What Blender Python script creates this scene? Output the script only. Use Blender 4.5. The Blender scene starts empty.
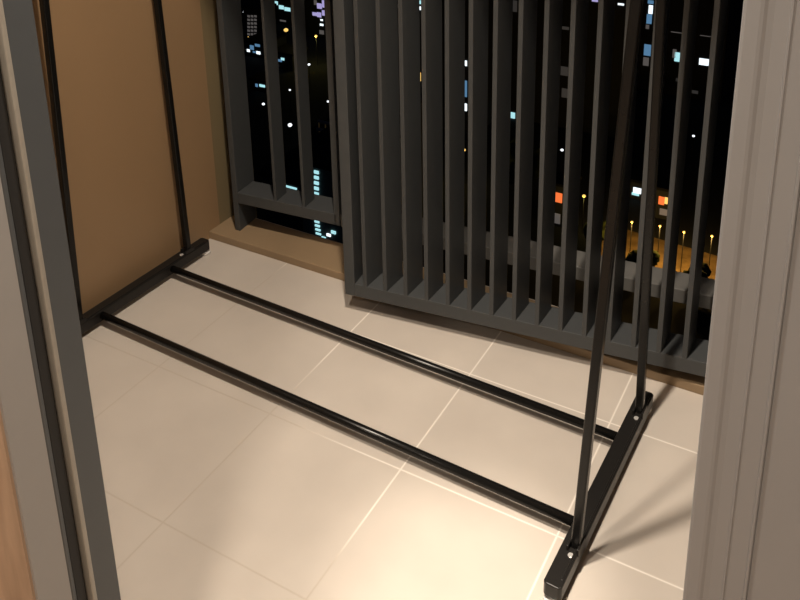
import bpy, bmesh, math, random
from mathutils import Vector, Matrix
random.seed(7)
sc = bpy.context.scene
COL = sc.collection

# ------------------------------------------------------------------ camera
F, CX, CY = 877.8, 399.55, 33.3
H = 1.248
YAW, PITCH, ROLL = -0.5234, 0.3033, 0.0194

def cam_rows():
    f = Vector((math.sin(YAW)*math.cos(PITCH), math.cos(YAW)*math.cos(PITCH), -math.sin(PITCH)))
    r = Vector((math.cos(YAW), -math.sin(YAW), 0))
    d = f.cross(r)
    c, s = math.cos(ROLL), math.sin(ROLL)
    return r*c + d*s, d*c - r*s, f
R_, D_, F_ = cam_rows()
cam = bpy.data.cameras.new('camera')
camo = bpy.data.objects.new('camera', cam)
COL.objects.link(camo)
m = Matrix((R_, -D_, -F_)).transposed().to_4x4()
m.translation = Vector((0, 0, H))
camo.matrix_world = m
cam.sensor_fit = 'HORIZONTAL'; cam.sensor_width = 36
cam.lens = F/800*36
cam.shift_x = (400-CX)/800
cam.shift_y = (CY-300)/800
cam.clip_start = 0.02; cam.clip_end = 1500
sc.camera = camo

def ray(px, py):
    return R_*((px-CX)/F) + D_*((py-CY)/F) + F_
def at_depth(px, py, Y):          # where the sight line through a point of the photo meets the plane y = Y
    d = ray(px, py); return Vector((0, 0, H)) + d*(Y/d.y)
def at_height(px, py, z):
    d = ray(px, py); return Vector((0, 0, H)) + d*((z-H)/d.z)

# ------------------------------------------------------------------ materials
def new_mat(name):
    mt = bpy.data.materials.new(name); mt.use_nodes = True
    nt = mt.node_tree; b = nt.nodes['Principled BSDF']
    return mt, nt, b
def N(nt, t, **kw):
    n = nt.nodes.new(t)
    for k, v in kw.items(): setattr(n, k, v)
    return n
def mat(name, col, rough=.5, spec=.5, metal=0, var=.08, scale=20, bump=0):
    mt, nt, b = new_mat(name)
    L = nt.links.new
    tc = N(nt, 'ShaderNodeTexCoord')
    no = N(nt, 'ShaderNodeTexNoise'); no.inputs['Scale'].default_value = scale; no.inputs['Detail'].default_value = 4
    L(tc.outputs['Object'], no.inputs['Vector'])
    mx = N(nt, 'ShaderNodeMix', data_type='RGBA')
    mx.inputs[6].default_value = (*[c*(1-var) for c in col], 1)
    mx.inputs[7].default_value = (*[min(1, c*(1+var)) for c in col], 1)
    L(no.outputs['Fac'], mx.inputs[0]); L(mx.outputs[2], b.inputs['Base Color'])
    b.inputs['Roughness'].default_value = rough
    b.inputs['Specular IOR Level'].default_value = spec
    b.inputs['Metallic'].default_value = metal
    if bump:
        bp = N(nt, 'ShaderNodeBump'); bp.inputs['Strength'].default_value = bump; bp.inputs['Distance'].default_value = .002
        L(no.outputs['Fac'], bp.inputs['Height']); L(bp.outputs['Normal'], b.inputs['Normal'])
    return mt
def glow(name, col, strength):
    mt, nt, b = new_mat(name)
    b.inputs['Base Color'].default_value = (*[c*.5 for c in col], 1)
    b.inputs['Emission Color'].default_value = (*col, 1)
    b.inputs['Emission Strength'].default_value = strength
    return mt

M = {}
M['paint_brown'] = mat('brown wall paint', (.295, .19, .102), .42, .4, var=.06, scale=5)
M['wall_end_dark'] = mat('dark brown wall end', (.20, .155, .085), .6, .3, var=.06, scale=5)  # one darker brown for the strip at the wall's end
M['kerb'] = mat('brown kerb paint', (.275, .195, .115), .5, .4, var=.14, scale=9)
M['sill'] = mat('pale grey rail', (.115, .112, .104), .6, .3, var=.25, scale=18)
M['louver'] = mat('charcoal powder coat', (.056, .0595, .061), .42, .4, var=.10, scale=40)
M['rack'] = mat('black enamel', (.0075, .0072, .0068), .24, .24, var=.15, scale=60)
M['rack_bar'] = mat('black plastic', (.012, .011, .010), .38, .32, var=.15, scale=80)
M['screw'] = mat('bright screw steel', (.62, .61, .59), .25, .6, .4, var=.05)
M['glide'] = mat('polished glide', (.86, .85, .83), .2, .6, .2, var=.03)
M['frame'] = mat('grey aluminium frame', (.084, .092, .099), .45, .4, var=.05, scale=30)
M['frame_dark'] = mat('dark grey groove', (.03, .03, .03), .6, .3, var=.05)  # darker than the frame, used in the recessed track groove
M['rib_highlight'] = mat('aluminium edge highlight', (.36, .335, .29), .4, .5, var=.10, scale=90)  # paler than the frame: light catching the rib, put into its colour
M['leaf'] = mat('light grey aluminium', (.31, .315, .325), .5, .4, var=.04, scale=12)
M['reveal'] = mat('beige reveal', (.35, .34, .33), .5, .4, var=.05, scale=10)
M['ceiling'] = mat('white ceiling paint', (.62, .58, .52), .8, .2)
M['roomwall'] = mat('cream room paint', (.42, .37, .31), .8, .2)
M['lampwhite'] = mat('white lamp housing', (.8, .8, .78), .4)
M['lamp_on'] = glow('lamp disc', (1, .85, .62), 8)

def tile_material():
    mt, nt, b = new_mat('beige porcelain tiles')
    L = nt.links.new
    tc = N(nt, 'ShaderNodeTexCoord'); sp = N(nt, 'ShaderNodeSeparateXYZ')
    L(tc.outputs['Object'], sp.inputs[0])
    def math_(op, a, b_=None, c=None):
        n = N(nt, 'ShaderNodeMath', operation=op)
        for i, v in enumerate((a, b_, c)):
            if v is None: continue
            if isinstance(v, (int, float)): n.inputs[i].default_value = v
            else: L(v, n.inputs[i])
        return n.outputs[0]
    def linemask(co, off, size, half):
        u = math_('DIVIDE', math_('SUBTRACT', co, off), size)
        fr = math_('SUBTRACT', u, math_('ROUND', u))
        dist = math_('MULTIPLY', math_('ABSOLUTE', fr), size)
        return math_('SUBTRACT', 1, math_('SMOOTH_MIN', math_('DIVIDE', dist, half), 1, .35))
    gx = linemask(sp.outputs['X'], -.9639, .3015, .0026)
    gy = linemask(sp.outputs['Y'], 1.1205, .2985, .0026)
    g = math_('MAXIMUM', math_('MAXIMUM', gx, gy), 0)
    # some stretches of grout are clean and pale, others dull
    n1 = N(nt, 'ShaderNodeTexNoise'); n1.inputs['Scale'].default_value = 3.1; n1.inputs['Detail'].default_value = 2
    L(tc.outputs['Object'], n1.inputs['Vector'])
    r1 = N(nt, 'ShaderNodeValToRGB')
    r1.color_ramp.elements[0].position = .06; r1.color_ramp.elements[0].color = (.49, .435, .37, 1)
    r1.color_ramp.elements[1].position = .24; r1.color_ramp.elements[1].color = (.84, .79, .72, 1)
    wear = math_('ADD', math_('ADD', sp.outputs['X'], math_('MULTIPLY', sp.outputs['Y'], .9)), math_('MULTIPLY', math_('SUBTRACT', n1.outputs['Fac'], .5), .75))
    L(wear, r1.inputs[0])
    n2 = N(nt, 'ShaderNodeTexNoise'); n2.inputs['Scale'].default_value = 6; n2.inputs['Detail'].default_value = 5
    L(tc.outputs['Object'], n2.inputs['Vector'])
    r2 = N(nt, 'ShaderNodeValToRGB')
    r2.color_ramp.elements[0].position = .3; r2.color_ramp.elements[0].color = (.515, .468, .415, 1)
    r2.color_ramp.elements[1].position = .7; r2.color_ramp.elements[1].color = (.575, .525, .465, 1)
    L(n2.outputs['Fac'], r2.inputs[0])
    mx = N(nt, 'ShaderNodeMix', data_type='RGBA')
    L(g, mx.inputs[0]); L(r2.outputs[0], mx.inputs[6]); L(r1.outputs[0], mx.inputs[7])
    L(mx.outputs[2], b.inputs['Base Color'])
    b.inputs['Roughness'].default_value = .38
    b.inputs['Specular IOR Level'].default_value = .5
    bp = N(nt, 'ShaderNodeBump'); bp.inputs['Strength'].default_value = .25; bp.inputs['Distance'].default_value = .001
    bp.invert = True
    L(g, bp.inputs['Height']); L(bp.outputs['Normal'], b.inputs['Normal'])
    return mt
M['tile'] = tile_material()

def wood_material():
    mt, nt, b = new_mat('brown wood')
    L = nt.links.new
    tc = N(nt, 'ShaderNodeTexCoord'); mp = N(nt, 'ShaderNodeMapping'); mp.inputs['Scale'].default_value = (5, 5, .8)
    n = N(nt, 'ShaderNodeTexNoise'); n.inputs['Scale'].default_value = 6; n.inputs['Detail'].default_value = 5
    L(tc.outputs['Object'], mp.inputs[0]); L(mp.outputs[0], n.inputs['Vector'])
    r = N(nt, 'ShaderNodeValToRGB')
    r.color_ramp.elements[0].position = .35; r.color_ramp.elements[0].color = (.36, .245, .165, 1)
    r.color_ramp.elements[1].position = .65; r.color_ramp.elements[1].color = (.60, .44, .315, 1)
    L(n.outputs['Fac'], r.inputs[0]); L(r.outputs[0], b.inputs['Base Color'])
    b.inputs['Roughness'].default_value = .4
    return mt
M['wood'] = wood_material()

# ------------------------------------------------------------------ mesh helpers
def new_bm(): return bmesh.new()
def box(bm, lo, hi, rot=None, piv=None):
    v = [bm.verts.new((x, y, z)) for x in (lo[0], hi[0]) for y in (lo[1], hi[1]) for z in (lo[2], hi[2])]
    for f in ((0, 1, 3, 2), (4, 6, 7, 5), (0, 4, 5, 1), (2, 3, 7, 6), (0, 2, 6, 4), (1, 5, 7, 3)):
        bm.faces.new([v[i] for i in f])
    return v
def prism(bm, pts, z0, z1):
    lo = [bm.verts.new((x, y, z0)) for x, y in pts]; hi = [bm.verts.new((x, y, z1)) for x, y in pts]
    n = len(pts)
    for i in range(n):
        j = (i+1) % n
        bm.faces.new((lo[i], lo[j], hi[j], hi[i]))
    bm.faces.new(lo[::-1]); bm.faces.new(hi)
def tube(bm, a, b, r, seg=20, r2=None):
    a = Vector(a); b = Vector(b); d = (b-a).normalized()
    u = d.orthogonal().normalized(); w = d.cross(u)
    r2 = r if r2 is None else r2
    A = [bm.verts.new(a + (u*math.cos(t)+w*math.sin(t))*r) for t in [2*math.pi*i/seg for i in range(seg)]]
    B = [bm.verts.new(b + (u*math.cos(t)+w*math.sin(t))*r2) for t in [2*math.pi*i/seg for i in range(seg)]]
    for i in range(seg):
        j = (i+1) % seg
        bm.faces.new((A[i], A[j], B[j], B[i]))
    bm.faces.new(A[::-1]); bm.faces.new(B)
def obj(name, bm, material, parent=None, bevel=0, seg=2, smooth=False, loc=None):
    bmesh.ops.recalc_face_normals(bm, faces=bm.faces)
    me = bpy.data.meshes.new(name); bm.to_mesh(me); bm.free()
    me.materials.append(material)
    o = bpy.data.objects.new(name, me); COL.objects.link(o)
    if parent: o.parent = parent
    if loc: o.location = loc
    if smooth:
        for p in me.polygons: p.use_smooth = len(p.vertices) == 4
    if bevel:
        bv = o.modifiers.new('bevel', 'BEVEL'); bv.width = bevel; bv.segments = seg; bv.limit_method = 'ANGLE'
        bv.harden_normals = False
    return o
def thing(name, label, cat, loc=(0, 0, 0), rz=0, group=None):
    o = bpy.data.objects.new(name, None); COL.objects.link(o)
    o.empty_display_size = .1
    o.location = loc; o.rotation_euler = (0, 0, rz)
    o['label'] = label; o['category'] = cat
    if group: o['group'] = group
    return o
def tag(o, label, cat, group=None):
    o['label'] = label; o['category'] = cat
    if group: o['group'] = group
    return o
def struct(o, label=None, cat=None):
    o['kind'] = 'structure'
    if label: o['label'] = label
    if cat: o['category'] = cat
    return o
def boxobj(name, lo, hi, material, parent=None, bevel=0):
    bm = new_bm(); box(bm, lo, hi); return obj(name, bm, material, parent, bevel)

# ------------------------------------------------------------------ the setting
WX = -1.528                       # left balcony wall
KY = 1.583                        # front of the low kerb
CEIL = 2.45
struct(boxobj('floor', (WX-.15, .43, -.15), (1.3, KY+.15, 0), M['tile']), 'beige porcelain tile balcony floor with pale grout lines', 'floor')
struct(boxobj('trim_1', (WX-.15, KY, 0), (1.3, 1.702, .022), M['kerb'], bevel=.002), 'low brown kerb along the open edge of the balcony floor', 'kerb')
struct(boxobj('wall_left', (WX-.15, .52, 0), (WX, 1.628, CEIL), M['paint_brown']), 'brown painted side wall behind the far end of the rack', 'wall')
struct(boxobj('trim_2', (WX-.15, 1.628, -.15), (WX, 1.712, CEIL), M['wall_end_dark']), 'darker brown end strip of the wall beside the louvers', 'wall end')
struct(boxobj('wall_right', (1.3, .4, -.15), (1.42, 1.75, CEIL), M['paint_brown']), 'brown balcony wall on the right', 'wall')
struct(boxobj('ceiling', (WX-.2, .40, CEIL), (1.42, 1.90, CEIL+.12), M['ceiling']), 'pale balcony ceiling', 'ceiling')

# wall between room and balcony, with the door opening
bm = new_bm()
box(bm, (-3.0, .432, -.02), (-.716, .52, CEIL))
struct(obj('wall_front', bm, M['paint_brown']), 'wall beside the balcony door opening', 'wall')
struct(boxobj('wall_header', (-.716, .432, 2.12), (1.42, .52, CEIL), M['paint_brown']), 'wall above the balcony door', 'wall')
struct(boxobj('trim_3', (-3.0, .420, 0), (-.7085, .432, 2.2), M['wood']), 'brown wood panel on the room side of the door', 'wood panel')
# door jamb on the left: a track extrusion seen edge-on
door = thing('door_1', 'grey aluminium sliding door jamb on the left with dark track groove', 'door frame')
door['kind'] = 'structure'
JX = -.704
bm = new_bm()
prism(bm, [(JX, .4928), (JX, .5235), (JX-.0015, .525), (JX-.012, .525), (JX-.012, .4928)], 0, 2.12)
obj('jamb_profile', bm, M['frame'], door)
bm = new_bm()
prism(bm, [(JX-.012, .4870), (JX+.0001, .4873), (JX+.0007, .4882), (JX+.0007, .4898), (JX, .4928), (JX-.012, .4928)], 0, 2.12)
obj('track_rib', bm, M['rib_highlight'], door)['label'] = 'pale edge of the track with its highlight put into the colour'
bm = new_bm()
prism(bm, [(JX-.014, .468), (JX-.010, .468), (JX-.006, .472), (JX-.006, .483), (JX-.010, .4870), (JX-.014, .4870)], 0, 2.12)
obj('track_groove', bm, M['frame_dark'], door)['label'] = 'dark groove of the track'
bm = new_bm()
prism(bm, [(JX-.012, .462), (JX-.001, .462), (JX, .4635), (JX, .467), (JX-.001, .468), (JX-.012, .468)], 0, 2.12)
obj('track_lip', bm, M['frame'], door)
struct(boxobj('trim_4', (JX-.012, .423, 0), (JX-.0005, .462, 2.12), M['reveal']), 'beige grey reveal strip beside the door track', 'door reveal')

# sliding leaf on the right
leaf = thing('door_2', 'light grey stepped sliding door leaf along the right edge', 'sliding door')
leaf['kind'] = 'structure'
LZ0, LZ1 = .008, 2.12
bm = new_bm()
prism(bm, [(-.0725, .560), (-.0725, .5285), (-.0718, .5265), (-.0700, .5253), (-.0625, .5250), (-.0605, .5254), (-.0585, .5264), (-.0550, .5270), (-.0468, .5270), (-.0462, .5263), (-.0452, .5263), (-.0446, .5272), (-.0330, .5274), (-.0322, .5262), (-.0308, .5262), (-.0300, .5280), (-.0298, .560)], LZ0, LZ1)
obj('stile', bm, M['leaf'], leaf)
obj_ = boxobj('leaf_panel', (-.0298, .5285, LZ0), (.86, .556, LZ1), M['leaf'], leaf)
bm = new_bm(); box(bm, (-.705, .462, 0), (1.3, .53, .006)); 
struct(obj('trim_5', bm, M['frame']), 'door threshold', 'threshold')

# the room the photograph is taken from
struct(boxobj('floor_room', (-3, -3, -.1), (2.2, .43, 0), M['wood']), 'wooden room floor', 'floor')
struct(boxobj('ceiling_room', (-3, -3, CEIL), (2.2, .40, CEIL+.1), M['ceiling']), 'room ceiling', 'ceiling')
struct(boxobj('wall_back', (-3, -3.1, 0), (2.2, -3, CEIL), M['roomwall']), 'cream room wall behind', 'wall')
struct(boxobj('wall_room_left', (-3.1, -3, 0), (-3, .43, CEIL), M['roomwall']), 'cream room wall on the left', 'wall')
struct(boxobj('wall_room_right', (2.2, -3, 0), (2.3, .43, CEIL), M['roomwall']), 'cream room wall on the right', 'wall')
struct(boxobj('wall_front_room', (.9, .432, 0), (2.2, .52, CEIL), M['roomwall']), 'room wall right of the door', 'wall')

# ------------------------------------------------------------------ louver screens
def louver(name, label, origin, rz, post_w, post_d, post_z0, rail_z, rail_d, rail_len, blade_w, blade_d, blade_tilt, starts, z_top, end_post=None, end_z0=None):
    t = thing(name, label, 'louver screen', (origin[0], origin[1], 0), rz)
    bm = new_bm(); box(bm, (0, 0, post_z0), (post_w, post_d, z_top)); obj('stile', bm, M['louver'], t, .0015)
    if end_post:
        bm = new_bm(); box(bm, (end_post, 0, end_z0 or post_z0), (end_post+post_w, post_d, z_top)); obj('stile', bm, M['louver'], t, .0015)
    bm = new_bm(); box(bm, (post_w, 0, rail_z[0]), (rail_len, rail_d, rail_z[1])); obj('bottom_rail', bm, M['louver'], t, .0015)
    bm = new_bm(); box(bm, (post_w, 0, z_top-.04), (end_post or rail_len, rail_d, z_top)); obj('top_rail', bm, M['louver'], t, .0015)
    first = None
    for s in starts:
        if first is None:
            bm = new_bm(); box(bm, (0, 0, rail_z[1]-.001), (blade_w, blade_d, z_top-.035))
            o = first = obj('blade', bm, M['louver'], t, .001)
            o.rotation_euler = (0, 0, -blade_tilt)
        else:
            o = first.copy(); COL.objects.link(o); o.parent = t
        o.location = (s, .001, 0)
    return t
TILT = math.radians(7.13)
louver('louver_screen', 'front charcoal louver screen with many close upright blades', (-1.014, 1.477), TILT,
       .026, .078, .050, (.050, .083), .078, 1.05, .0102, .071, math.radians(9), [.0475+.0506*i for i in range(20)], CEIL-.03, end_post=1.05)
rear = louver('louver_screen', 'rear charcoal louver screen with widely spaced blades beside the brown wall', (-1.4695, 1.6237), .085,
       .0165, .082, .022, (.107, .139), .075, .322, .0085, .050, 0, [.1325+.0868*i for i in range(2)], CEIL-.03, end_post=.313, end_z0=.107)
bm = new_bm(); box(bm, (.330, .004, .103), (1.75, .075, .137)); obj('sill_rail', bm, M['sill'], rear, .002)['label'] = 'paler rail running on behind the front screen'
boxobj('ceiling_track', (WX, 1.47, CEIL-.03), (1.3, 1.86, CEIL), M['louver'])
struct(bpy.data.objects['ceiling_track']).name = 'trim_6'

# ------------------------------------------------------------------ clothes rack
rack = thing('clothes_rack', 'black metal double rail clothes rack standing empty on the balcony tiles', 'clothes rack', (-.901, 1.2615, 0), math.radians(-1.62))
BZ0, BZ1 = .014, .040
def foot_bar(x):
    bm = new_bm()
    w, c, Lh = .0150, .0045, .250
    prism(bm, [(-w+c, -Lh), (w-c, -Lh), (w, -Lh+c), (w, Lh-c), (w-c, Lh), (-w+c, Lh), (-w, Lh-c), (-w, -Lh+c)], BZ0, BZ1)
    b = obj('foot_bar', bm, M['rack_bar'], rack, .002, loc=(x, 0, 0))
    bm = new_bm()                                     # raised lips of the channel on top
    box(bm, (.0085, -.235, BZ1-.001), (.0115, .235, BZ1+.0022))
    obj('channel_lip', bm, M['rack_bar'], b, .0006)
    for s in (-1, 1):
        bm = new_bm(); tube(bm, (0, s*.243, 0), (0, s*.243, .009), .0145, 24, .0135); tube(bm, (0, s*.243, .008), (0, s*.233, BZ0+.001), .006)
        g = obj('foot_glide', bm, M['glide'], b, smooth=True); g['label'] = 'shiny metal glide'
    return b
barL, barR = foot_bar(-.595), foot_bar(.583)
ZT = 1.75
def sqtube(bm, a, b, side, hw):          # square tube from a to b, one pair of faces turned towards 'side'
    a = Vector(a); b = Vector(b); d = (b-a).normalized()
    v = d.cross(Vector(side)).normalized(); u = v.cross(d)
    q = [(-1, -1), (1, -1), (1, 1), (-1, 1)]
    A = [bm.verts.new(a+(u*i+v*j)*hw) for i, j in q]; B = [bm.verts.new(b+(u*i+v*j)*hw) for i, j in q]
    for i in range(4):
        j = (i+1) % 4
        bm.faces.new((A[i], A[j], B[j], B[i]))
    bm.faces.new(A[::-1]); bm.faces.new(B)
def post(x, y, dx, dy, bar):
    base = Vector((x, y, BZ1-.012)); top = Vector((x+dx*ZT, y+dy*ZT, ZT))
    bm = new_bm(); sqtube(bm, base, top, (1, 0, 0), .0076)
    p = obj('post', bm, M['rack'], rack, .0030, 5)
    for f in p.data.polygons: f.use_smooth = True
    p.modifiers['bevel'].harden_normals = True
    bm = new_bm()
    sx = x - bar.location.x
    box(bm, (sx-.0105, y-.016, BZ1-.004), (sx-.0068, y+.014, BZ1+.010)); box(bm, (sx+.0068, y-.016, BZ1-.004), (sx+.0105, y+.014, BZ1+.010))
    obj('socket', bm, M['rack_bar'], bar, .001)
    bm = new_bm(); tube(bm, (sx, y-.0225, BZ1-.001), (sx, y-.0225, BZ1+.0020), .0048, 16)
    s = obj('screw', bm, M['screw'], bar, .0006, smooth=True); s['label'] = 'bright screw head'
    return top
yF, yR = -.155, .180
tops = [post(-.591, yF-.012, .053, 0, barL), post(.589, yF-.008, .045, 0, barR), post(-.592, yR, -.023, 0, barL), post(.588, yR+.006, -.018, 0, barR)]
def rail(name, a, b, r=.0085):
    bm = new_bm(); tube(bm, a, b, r, 28); return obj(name, bm, M['rack'], rack, smooth=True)
rail('lower_rail', (-.581, -.1105, .028), (.569, -.1105, .028))
rail('lower_rail', (-.581, .1125, .028), (.569, .1125, .028))
rail('hanging_rail', tops[0]+Vector((-.03, 0, 0)), tops[1]+Vector((.03, 0, 0)), .011)
rail('hanging_rail', tops[2]+Vector((-.03, 0, 0)), tops[3]+Vector((.03, 0, 0)), .011)

# ------------------------------------------------------------------ lamps
def downlight(x, y, label):
    t = thing('ceiling_downlight', label, 'ceiling light', (x, y, CEIL))
    bm = new_bm(); tube(bm, (0, 0, -.012), (0, 0, 0), .062, 32); obj('housing', bm, M['lampwhite'], t, .003, smooth=True)
    bm = new_bm(); tube(bm, (0, 0, -.016), (0, 0, -.0125), .045, 32); obj('lens', bm, M['lamp_on'], t, smooth=True)
    return t
LX, LY = -.455, .74
downlight(LX, LY, 'small round downlight in the balcony ceiling')
RX, RY = -.57, .20
downlight(RX, RY, 'small round downlight in the room ceiling')
WARM = (1, .865, .72)
def light(name, kind, loc, power, col, **kw):
    l = bpy.data.lights.new(name, kind); l.energy = power; l.color = col
    for k, v in kw.items(): setattr(l, k, v)
    o = bpy.data.objects.new(name, l); COL.objects.link(o); o.location = loc
    return o
spot = light('balcony_spot', 'SPOT', (LX, LY, CEIL-.03), 205, WARM, spot_size=math.radians(13.5), spot_blend=1.0, shadow_soft_size=.035)
spot.rotation_euler = (Vector((-.455, .955, 0))-spot.location).to_track_quat('-Z', 'Y').to_euler()
light('balcony_spill', 'SPOT', (LX, LY, CEIL-.025), 178, WARM, spot_size=math.radians(165), spot_blend=.6, shadow_soft_size=.03)
light('room_lamp', 'SPOT', (RX, RY, CEIL-.03), 96, WARM, spot_size=math.radians(165), spot_blend=.6, shadow_soft_size=.04)
for x, y, lab in ((-.5, -1.4, 'unseen fill downlight added at the back left of the room'), (1.1, -.9, 'unseen fill downlight added on the right of the room')):
    downlight(x, y, lab)  # both unseen, added to raise the ambient light
    light('room_lamp', 'SPOT', (x, y, CEIL-.03), 70, WARM, spot_size=math.radians(165), spot_blend=.6, shadow_soft_size=.12)

# ------------------------------------------------------------------ night city far below
G = -75.0
M['ground'] = mat('dark ground', (.02, .021, .024), .9, .1, var=.6, scale=.05)
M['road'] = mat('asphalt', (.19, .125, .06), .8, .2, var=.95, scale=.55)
M['conc'] = mat('dark concrete', (.035, .037, .042), .8, .2, var=.3, scale=.2)
M['conc_teal'] = mat('grey green concrete', (.12, .14, .14), .8, .2, var=.3, scale=.2)
M['roof'] = mat('dark roof', (.012, .012, .014), .9, .1, var=.3, scale=.2)
M['tree'] = mat('dark leaves', (.035, .045, .012), .9, .1, var=.5, scale=.6)
M['steel'] = mat('galvanised steel', (.25, .27, .32), .6, .3, var=.2, scale=1)
M['g_teal'] = glow('teal window light', (.42, .80, .86), 1.0)
M['g_white'] = glow('white window light', (.85, .95, 1), 1.4)
M['g_dim'] = glow('dim beige window light', (.55, .50, .48), .14)
M['g_faint'] = glow('faint window light', (.5, .48, .47), .045)
M['g_blue'] = glow('blue window light', (.18, .42, .72), .45)
M['g_purple'] = glow('purple sign light', (.52, .46, .86), .7)
M['g_amber'] = glow('amber lamp', (1, .62, .16), 1.1)
M['g_red'] = glow('red sign light', (1, .20, .05), .9)
M['g_lampw'] = glow('white lamp', (.9, .95, 1), 1.6)
struct(boxobj('ground', (-400, 6, G-1), (300, 600, G), M['ground']), 'dark city ground far below', 'ground')

def building(label, px0, px1, pytop, Y, depth, wall, wins, foot=None, name='building', cat='building', wname='window'):
    if foot: Y = at_height((px0+px1)/2, foot, G).y    # it stands on the ground there
    a = at_depth(px0, pytop, Y); b = at_depth(px1, pytop, Y); z = (a.z+b.z)/2
    xm = (a.x+b.x)/2
    t = thing(name, label, cat, (xm, Y, G))
    hw = (b.x-a.x)/2
    bm = new_bm(); box(bm, (-hw, 0, 0), (hw, depth, z-G)); obj('walls', bm, wall, t)
    bm = new_bm(); box(bm, (-hw-.3, -.3, z-G), (hw+.3, depth+.3, z-G+.5)); obj('roof', bm, M['roof'], t)
    for (x0, y0, x1, y1, mt) in wins:
        p = at_depth(x0, y0, Y); q = at_depth(x1, y1, Y)
        bm = new_bm(); box(bm, (p.x-xm, -.12, q.z-G), (q.x-xm, .05, p.z-G)); obj(wname, bm, M[mt], t)
    return t
# nearest building, low in the left gaps
building('low grey building with a column of lit teal windows, nearest below the rear louver', 300, 348, 168, 62, 12, M['conc_teal'],
         [(314.5, 170+i*5.4, 319, 174+i*5.4, 'g_teal') for i in range(6)] + [(315+i*.4, 220+i*4, 319.5+i*.6, 223+i*4, 'g_teal') for i in range(4)] +
         [(322, 236, 326, 238, 'g_teal'), (327, 233, 331, 236.5, 'g_white'), (331.5, 230, 336, 234, 'g_teal')])
building('dark low annex with one bright strip window beside the grey building', 262, 300, 180, 66, 14, M['conc'], [(284, 184.5, 297, 189.5, 'g_teal'), (262, 183, 270, 185, 'g_dim')])
# rooftop frame
t = thing('rooftop_frame', 'pale steel lattice frame on a dark roof behind the nearest building', 'steel frame', at_depth(325, 144, 94))
o0 = t.location.copy()
building('dark block carrying the pale steel lattice frame', 303, 352, 144, 96.2, 24, M['conc'], [])
for k, (x0, y0, x1, y1) in enumerate([(318, 122, 333, 123.3), (317, 130, 333, 131.3), (316, 138, 333, 139.5), (318.5, 122, 320, 143), (325, 122, 326.3, 143), (331, 122, 332.5, 143)]):
    p = at_depth(x0, y0, 94); q = at_depth(x1, y1, 94)
    bm = new_bm(); box(bm, (p.x-o0.x, -.15, q.z-o0.z), (q.x-o0.x, .15, p.z-o0.z)); obj('beam' if k < 3 else 'upright', bm, M['steel'], t)
building('grey apartment block with dim beige windows in the leftmost louver gap', 243, 262, 9, 150, 6, M['conc'],
         [(247.5+dx*3.4, 15+dy*3.6, 250+dx*3.4, 17.4+dy*3.6, 'g_dim') for dx in range(3) for dy in range(6)] + [(248, 36.5, 254, 39, 'g_amber')], foot=40)
building('small shop with blue and white lights in the leftmost louver gap', 244, 264, 43, 128, 10, M['conc'],
         [(247, 49, 250, 52, 'g_white'), (250, 45, 254, 50, 'g_blue'), (255, 43, 260, 47, 'g_blue'), (256.5, 51, 260.5, 54.5, 'g_white'), (253, 51, 256, 53, 'g_blue')], foot=57)
building('long building with teal lit top floor behind the second louver gap', 270, 296, -2, 165, 15, M['conc'],
         [(275, 1, 278, 5, 'g_teal'), (279, 5, 284, 9.5, 'g_teal'), (284.5, 7, 290.5, 11.5, 'g_teal'), (280, 19.5, 286, 22, 'g_dim')], foot=24)
building('low kiosk with two pale blue lights in the second louver gap', 272, 292, 54, 130, 6, M['conc'],
         [(278, 59, 282, 62, 'g_blue'), (281, 57.5, 284.5, 60.5, 'g_teal'), (276.5, 64.3, 278.5, 66.5, 'g_white')], foot=69)
building('building front glowing purple behind the third louver gap', 304, 330, -8, 160, 12, M['conc'],
         [(314, 0, 317, 5, 'g_dim'), (317, 3, 322, 9, 'g_purple'), (322, 0, 327, 8, 'g_purple'), (312.5, 12, 317, 16, 'g_purple'), (317, 12, 321.5, 17.5, 'g_purple'), (322, 10, 326.5, 16, 'g_purple'),
          (320.5, 19, 323, 21, 'g_white'), (320, 23.5, 323.5, 26, 'g_white'), (319.5, 30, 324, 34.5, 'g_dim')], foot=37)
building('pale teal lit shed in the first louver gap below the blue shop', 250, 264, 81, 116, 5, M['conc'], [(255.5, 83.5, 258, 87, 'g_blue'), (259.5, 84, 265, 87.5, 'g_teal')], foot=91)
# towers behind the right half of the front screen
building('dark tower with two tall lit windows behind the rack posts', 630, 664, -60, 130, 18, M['conc'],
         [(648, 0, 653.5, 4, 'g_blue'), (649, 5, 652.5, 14, 'g_white'), (647, 14, 651.5, 24, 'g_blue'), (646, 24.5, 649, 29, 'g_dim'), (644.5, 44, 650.5, 56, 'g_blue'), (643.5, 57, 648.5, 66, 'g_dim')], foot=90)
building('dark tower with two bright white windows right of the rack posts', 668, 736, -60, 118, 20, M['conc'],
         [(675, 52, 681, 62, 'g_teal'), (673, 49, 676, 58, 'g_dim'), (692, 14, 697, 17, 'g_faint'), (692, 90, 698, 94, 'g_faint'), (676, 78, 682, 82, 'g_faint'), (699.5, 58, 710, 66, 'g_white'), (700, 35.5, 712, 36.5, 'g_dim'), (671, 32, 684, 33, 'g_dim')], foot=100)
building('dark block with scattered bluish windows behind the middle of the front screen', 500, 628, -20, 140, 8, M['conc'],
         [(511, 0, 517, 12, 'g_faint'), (561, 26, 569, 30, 'g_faint'), (561, 66, 568, 76, 'g_faint'), (592, -1, 598, 2, 'g_purple'), (618, 3, 624, 5.5, 'g_white'), (562, 88, 568, 98, 'g_faint'), (511, 112, 515, 121, 'g_teal')], foot=128)
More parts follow.
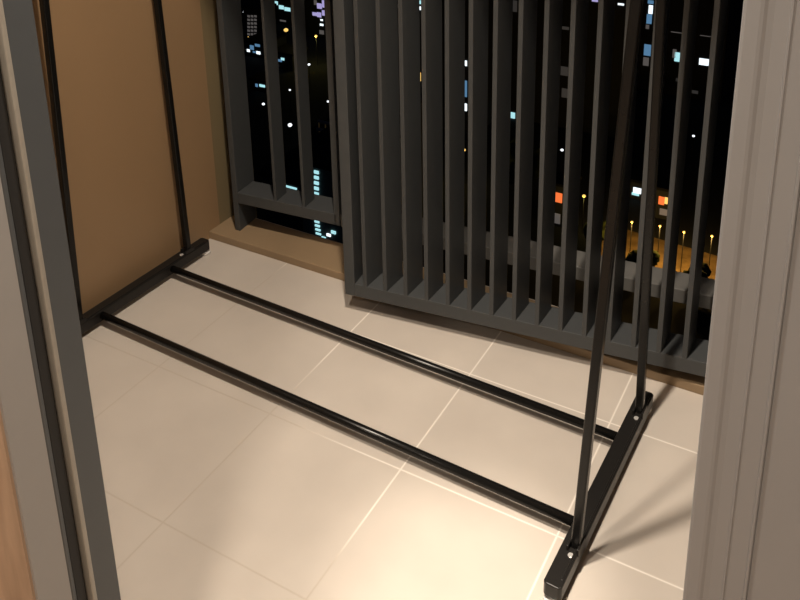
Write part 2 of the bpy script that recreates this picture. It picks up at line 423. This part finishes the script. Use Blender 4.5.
building('dark block with a few white windows behind the left blades of the front screen', 348, 478, -20, 145, 8, M['conc'],
         [(352, 19, 355, 24, 'g_white'), (352, 31.5, 355.5, 40, 'g_white'), (417.5, 0, 421, 4, 'g_teal'), (417.5, 6, 421, 10, 'g_white'), (417, 72, 421, 81, 'g_amber'), (462.5, 80, 467, 97, 'g_blue'), (463, 103, 467, 111, 'g_white'), (463, 60, 467, 66, 'g_white'), (398, 4, 399.5, 8, 'g_dim')], foot=122)
building('small white roofed booth left of the rear rack post', 624, 648, 182, 84, 5, M['conc'], [(633.5, 187, 641, 194, 'g_white'), (632, 192, 639, 196, 'g_teal')], foot=199)
building('little stall under a red sign behind the right blades', 652, 672, 190, 82, 4, M['conc'], [(659, 196, 664, 205, 'g_red'), (665, 197, 667.5, 204, 'g_amber'), (660, 208, 668, 216, 'g_dim')], foot=219)
building('stall with an orange sign behind the middle blades', 548, 572, 186, 84, 4, M['conc'], [(555, 192, 562, 203, 'g_red'), (555, 213, 560, 224, 'g_dim')], foot=227)

# road lit by amber lamps
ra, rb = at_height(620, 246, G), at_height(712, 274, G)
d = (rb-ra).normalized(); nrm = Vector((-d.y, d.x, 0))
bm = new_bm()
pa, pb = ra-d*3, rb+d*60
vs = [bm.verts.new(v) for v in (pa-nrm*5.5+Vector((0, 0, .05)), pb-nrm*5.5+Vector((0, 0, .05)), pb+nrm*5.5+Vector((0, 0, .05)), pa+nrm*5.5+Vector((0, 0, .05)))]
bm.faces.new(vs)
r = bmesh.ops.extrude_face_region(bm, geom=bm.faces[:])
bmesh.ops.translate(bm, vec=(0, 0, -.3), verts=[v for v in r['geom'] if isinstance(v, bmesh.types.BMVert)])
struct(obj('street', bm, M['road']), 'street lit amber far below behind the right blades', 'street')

def lamp(px, py, h, mt, rad, label, power=0, col=(1, .6, .2)):
    rad *= 1.5; power *= .45
    p = at_height(px, py, G+h)
    t = thing('street_lamp', label, 'street lamp', (p.x, p.y, G))
    bm = new_bm(); tube(bm, (0, 0, 0), (0, 0, h-rad*.5), .06, 8); obj('pole', bm, M['roof'], t)
    bm = new_bm(); bmesh.ops.create_icosphere(bm, subdivisions=2, radius=rad, matrix=Matrix.Translation((0, 0, h)) @ Matrix.Diagonal((1, 1, .8, 1))); obj('lamp_head', bm, M[mt], t)
    if power:
        light('street_glow', 'POINT', (p.x, p.y-.6, G+h-rad-.3), power, col, shadow_soft_size=.3)
AM = (1, .58, .14)
lamp(632, 222, 7, 'g_amber', .13, 'amber street lamp behind the rear rack post', 2600, AM)
lamp(660, 226, 7, 'g_amber', .13, 'amber street lamp right of the rear rack post', 3200, AM)
lamp(684, 232, 7, 'g_amber', .13, 'amber street lamp behind the second blade from the right', 3000, AM)
lamp(712, 236, 7, 'g_amber', .13, 'amber street lamp beside the right door leaf', 3600, AM)
lamp(584, 196, 7, 'g_amber', .20, 'amber street lamp left of the front rack post', 600, (.9, .7, .15))
lamp(464, 150, 7, 'g_amber', .22, 'amber street lamp in the slit left of the middle blades', 700, (.9, .65, .15))
lamp(286, 30, 8, 'g_amber', .42, 'yellow street lamp high in the second louver gap')
lamp(316, 36, 8, 'g_amber', .25, 'amber street lamp in the third louver gap', 1500, (.9, .75, .2))
for px, py, rad, label in [(244.7, 12, .35, 'white lamp at the top of the first louver gap'), (263.4, 104, .22, 'white lamp low in the first louver gap'),
                           (290, 125, .30, 'bright white lamp low in the second louver gap'), (309, 64.5, .22, 'white lamp in the third louver gap beside a blade'),
                           (289.8, 90, .16, 'faint lamp halfway down the second louver gap'), (328, 101.5, .18, 'faint lamp beside the stile of the front screen'),
                           (562, 150, .2, 'bluish white lamp behind the middle blades'), (693.5, 136, .17, 'single white lamp behind the rightmost blades'),
                           (359, 180, .14, 'white lamp in the first slit of the front screen'), (399.5, 160, .16, 'white lamp in the third slit of the front screen')]:
    lamp(px, py, 6, 'g_lampw', rad, label)

def tree(px, py, h, w, label):
    h *= 1.5; w *= 1.4
    p = at_height(px, py, G)
    t = thing('tree', label, 'tree', (p.x, p.y, G), random.random()*6, 'trees along the amber street')
    bm = new_bm(); tube(bm, (0, 0, 0), (0, 0, h*.5), .25, 8, .15); obj('trunk', bm, M['roof'], t)
    bm = new_bm()
    for k in range(9):
        c = Vector((random.uniform(-w, w)*.5, random.uniform(-w, w)*.5, h*random.uniform(.45, .9)))
        g = bmesh.ops.create_icosphere(bm, subdivisions=2, radius=w*random.uniform(.28, .45), matrix=Matrix.Translation(c))
        for v in g['verts']:
            v.co += Vector((random.uniform(-1, 1), random.uniform(-1, 1), random.uniform(-1, 1)))*.16
    obj('crown', bm, M['tree'], t)
for px, py, h, w, label in [(516, 190, 6, 4, 'tree below the teal window behind the middle blades'), (600, 252, 3, 2.4, 'tree in front of the amber lamp left of the front rack post'),
                            (646, 284, 3.5, 2.4, 'tree by the street behind the rear rack post'), (694, 300, 3.5, 2.4, 'tree by the street behind the second blade from the right')]:
    tree(px, py, h, w, label)

# ------------------------------------------------------------------ world and view
w = bpy.data.worlds.new('night'); sc.world = w; w.use_nodes = True
bg = w.node_tree.nodes['Background']; bg.inputs[0].default_value = (.010, .012, .022, 1); bg.inputs[1].default_value = .35
vs_ = sc.view_settings
vs_.view_transform = 'Standard'; vs_.look = 'None'; vs_.gamma = 1; vs_.use_curve_mapping = False
vs_.exposure = 0.0
